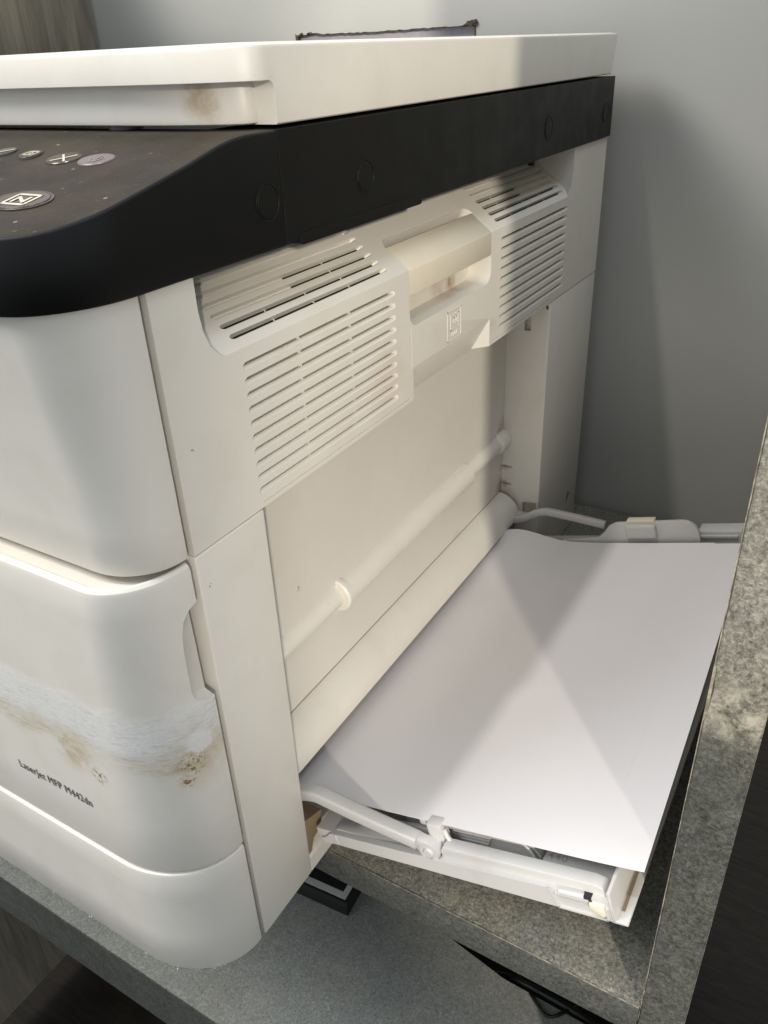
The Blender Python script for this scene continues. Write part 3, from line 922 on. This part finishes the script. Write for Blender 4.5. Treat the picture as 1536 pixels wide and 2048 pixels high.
# near bracket, S-shaped ridge and support arm
bm = B()
box(bm, 78.5, 87, 6.5, 13.5, 8, 25.5, 1.0, f=T)
box(bm, 72, 80, 10, 14.5, 20, 24.5, .9, f=T)
prism(bm, [(28, 7.6), (30, 14), (70, 17), (79, 17), (79, 7.6)], 'y', 10.5, 13, f=T, bev=.4)
finish('hinge_bracket', bm, M_rail, tray)
bm = B()
tube(bm, [T(87, 9, 22), T(88, 8.6, 18), T(90, 8, 15.5), T(93, 7, 15.2)], 1.3)
finish('s_ridge', bm, M_rail, tray)
bm = B()
tube(bm, [T(x, 8.5, w) for x, w in ((35, 15), (37.2, 17.6), (40, 16.5), (40.5, 13.6), (38.8, 11.8))], .75)
finish('small_hook', bm, M_rail, tray)
def arm(v0, v1, pts, hgt, name='support_arm'):
    bm = B()
    rings = []
    for i, (u, w) in enumerate(pts):
        a = pts[max(i - 1, 0)]; b = pts[min(i + 1, len(pts) - 1)]
        d = Vector((b[0] - a[0], b[1] - a[1])).normalized(); nn = Vector((-d.y, d.x))
        h = hgt / 2
        q = rounded_rect(v0, v1, -h, h, 1.3, 3)
        rings.append([T(u + nn.x * hh, v, w + nn.y * hh) for v, hh in q])
    loft(bm, rings)
    return finish(name, bm, M_rail, tray, angle=50)
a1 = arm(-1.2, 6.4, [(-8, 30.5), (0, 31.5), (9, 33.4), (15, 33.4), (21, 31.6), (38, 26.6), (56, 21.8), (70, 18.4), (74, 17.2)], 7.2)
bm = B()
cyl(bm, T(80, .6, 12.6), T(80, 7, 12.6), 5.6, n=32)
cyl(bm, T(80, -.6, 12.6), T(80, .6, 12.6), 2.4, 2.8, n=24)
prism(bm, [(70, 14.6), (79, 8.2), (83, 17.5), (72, 21)], 'y', .8, 6.0, f=T, bev=.3)
finish('pivot', bm, M_rail, a1)
a2 = arm(322, 327, [(-6, 36), (4, 37.5), (16, 42), (24, 43), (31, 41.5), (50, 36.5), (72, 30)], 6.2)
bm = B()
for dz in (0.9,):
    rings = []
    pts = [(4, 37.2), (16, 41.6), (24, 42.6), (31, 41), (50, 36), (70, 29.8)]
    for (u, w) in pts: rings.append([T(u, 321.4, w - .8), T(u, 322.3, w - .8), T(u, 322.3, w + .8), T(u, 321.4, w + .8)])
    loft(bm, rings)
finish('arm_rib', bm, M_rail, a2)
# far side of the tray: wall, guide plate, knob, end block
bm = B()
box(bm, 8, 172, 332, 337.5, 0, 14, .5, f=T)
box(bm, 143, 174, 320, 334, 7.5, 26, 1.2, f=T)
box(bm, 144, 171, 318.6, 320.3, 20.5, 23.0, .5, f=T)
finish('side_wall', bm, M_rail, tray)
bm = B()
pp = [(40, 8), (40, 24), (70, 26), (76, 31), (80, 36), (86, 38.8), (132, 40)]
for i in range(7):
    a = math.radians(90 - 90 * i / 6); pp.append((136 + 11 * math.cos(a), 29 + 11 * math.sin(a)))
pp += [(147.2, 8)]
prism(bm, pp, 'y', 309.5, 313, f=T, bev=.5)
g2 = finish('paper_guide', bm, M_rail, tray)
bm = B()
box(bm, 94, 117, 305.5, 312, 27.0, 38.5, 2.2, 4, f=T)
finish('guide_knob', bm, M_rail, g2)
bm = B(); box(bm, 95, 116, 309.4, 315.8, 38.2, 41.2, .8, f=T)
finish('grimy_tab', bm, M_cream, g2)

# ------------------------------------------------------------------ paper
def sheet(name, u0, u1f, v0, v1, dw, seed, t=.12, curl=1.0, mat=M_paper):
    """u1f(v): outer edge for a given v"""
    bm = B(); NU, NV = 48, 40
    random.seed(seed)
    ph = random.uniform(0, 6)
    def w(u, v):
        a = max(0., (46 - u) / 52.)
        a = min(1., a); amp = 1.5 + 3.5 * min(1., max(0., (v - 60) / 200.))
        h = 24.4 + amp * a * a * (3 - 2 * a)
        far = max(0., (v - 225) / 80.)
        h += curl * 7.5 * far * far * math.exp(-((u - 6) / 30.) ** 2)
        h += curl * (.5 * math.sin(v / 90. + ph) + .35 * math.sin(u / 45. + v / 120.))
        e = max(0., (u - 150) / 36.)
        near = max(0., 1 - v / 110.)
        h += 1.0 * e * e * near * curl
        return h + dw
    top = [[bm.verts.new(T(u0 + (u1f(v0 + (v1 - v0) * j / NV) - u0) * i / NU, v0 + (v1 - v0) * j / NV,
                           w(u0 + (u1f(v0 + (v1 - v0) * j / NV) - u0) * i / NU, v0 + (v1 - v0) * j / NV))) for i in range(NU + 1)] for j in range(NV + 1)]
    for j in range(NV):
        for i in range(NU):
            bm.faces.new((top[j][i], top[j][i + 1], top[j + 1][i + 1], top[j + 1][i]))
    r = bmesh.ops.extrude_face_region(bm, geom=bm.faces[:])
    for e in r['geom']:
        if isinstance(e, bmesh.types.BMVert): e.co.z -= t
    return finish(name, bm, mat, None, angle=60)
s1 = sheet('paper_sheet', -24, lambda v: 166 - 8.5 * (v - 9) / 297., 9, 306.5, .0, 3, .06)
tag(s1, 'topmost white sheet on the side tray, its outer edge set back from the rest', 'paper')
s2 = sheet('paper_stack', -24, lambda v: 187.5 - 7.5 * (v - 9) / 297., 9.2, 305.5, -.07, 3, .5)
tag(s2, 'thin stack of white paper lying in the tray beneath the top sheet', 'paper stack')

# ------------------------------------------------------------------ small things under the shelf
bx = empty('small_box', (-60, 215, -250))
tag(bx, 'small flat black box with a white printed top lying in the dark under the shelf', 'box')
def rotz(a, cx, cy):
    ca, sa = math.cos(a), math.sin(a)
    return lambda x, y, z: (cx + (x) * ca - (y) * sa, cy + (x) * sa + (y) * ca, z)
F = rotz(math.radians(4), -70, 162)
bm = B(); box(bm, -130, 0, 0, 90, -249.8, -232, 1.2, f=F)
finish('box_body', bm, M_boxblack, bx)
bm = B()
box(bm, -126, -3, 3, 9, -231.95, -231.6, f=F); box(bm, -8, -3, 9, 80, -231.95, -231.6, f=F)
finish('box_print', bm, M_boxwhite, bx)
bm = B(); box(bm, -46, -30, 34, 42, -231.95, -231.6, f=F)
finish('box_stripe', bm, M_orange, bx)
def cable(name, pts, r, label):
    P = []
    pts = [Vector(p) for p in pts]
    for i in range(len(pts) - 1):
        p0 = pts[max(i - 1, 0)]; p1 = pts[i]; p2 = pts[i + 1]; p3 = pts[min(i + 2, len(pts) - 1)]
        for k_ in range(8):
            t = k_ / 8.
            P.append(.5 * ((2 * p1) + (p2 - p0) * t + (2 * p0 - 5 * p1 + 4 * p2 - p3) * t * t + (3 * p1 - p0 - 3 * p2 + p3) * t ** 3))
    P.append(pts[-1])
    bm = B(); tube(bm, P, r)
    return tag(finish(name, bm, M_cable), label, 'cable')
cable('cable', [(-10, 205, -330), (30, 196, -300), (70, 188, -262), (110, 184, -252), (150, 186, -262), (181, 200, -300)], 3, 'black cable sagging in the dark gap under the shelf edge at the right')
cable('cable', [(60, 215, -290), (84, 190, -262), (96, 176, -248.6), (112, 168, -248.6), (124, 182, -252), (130, 215, -290)], 1.3, 'thin black wire looped over the edge of the lower desk top')
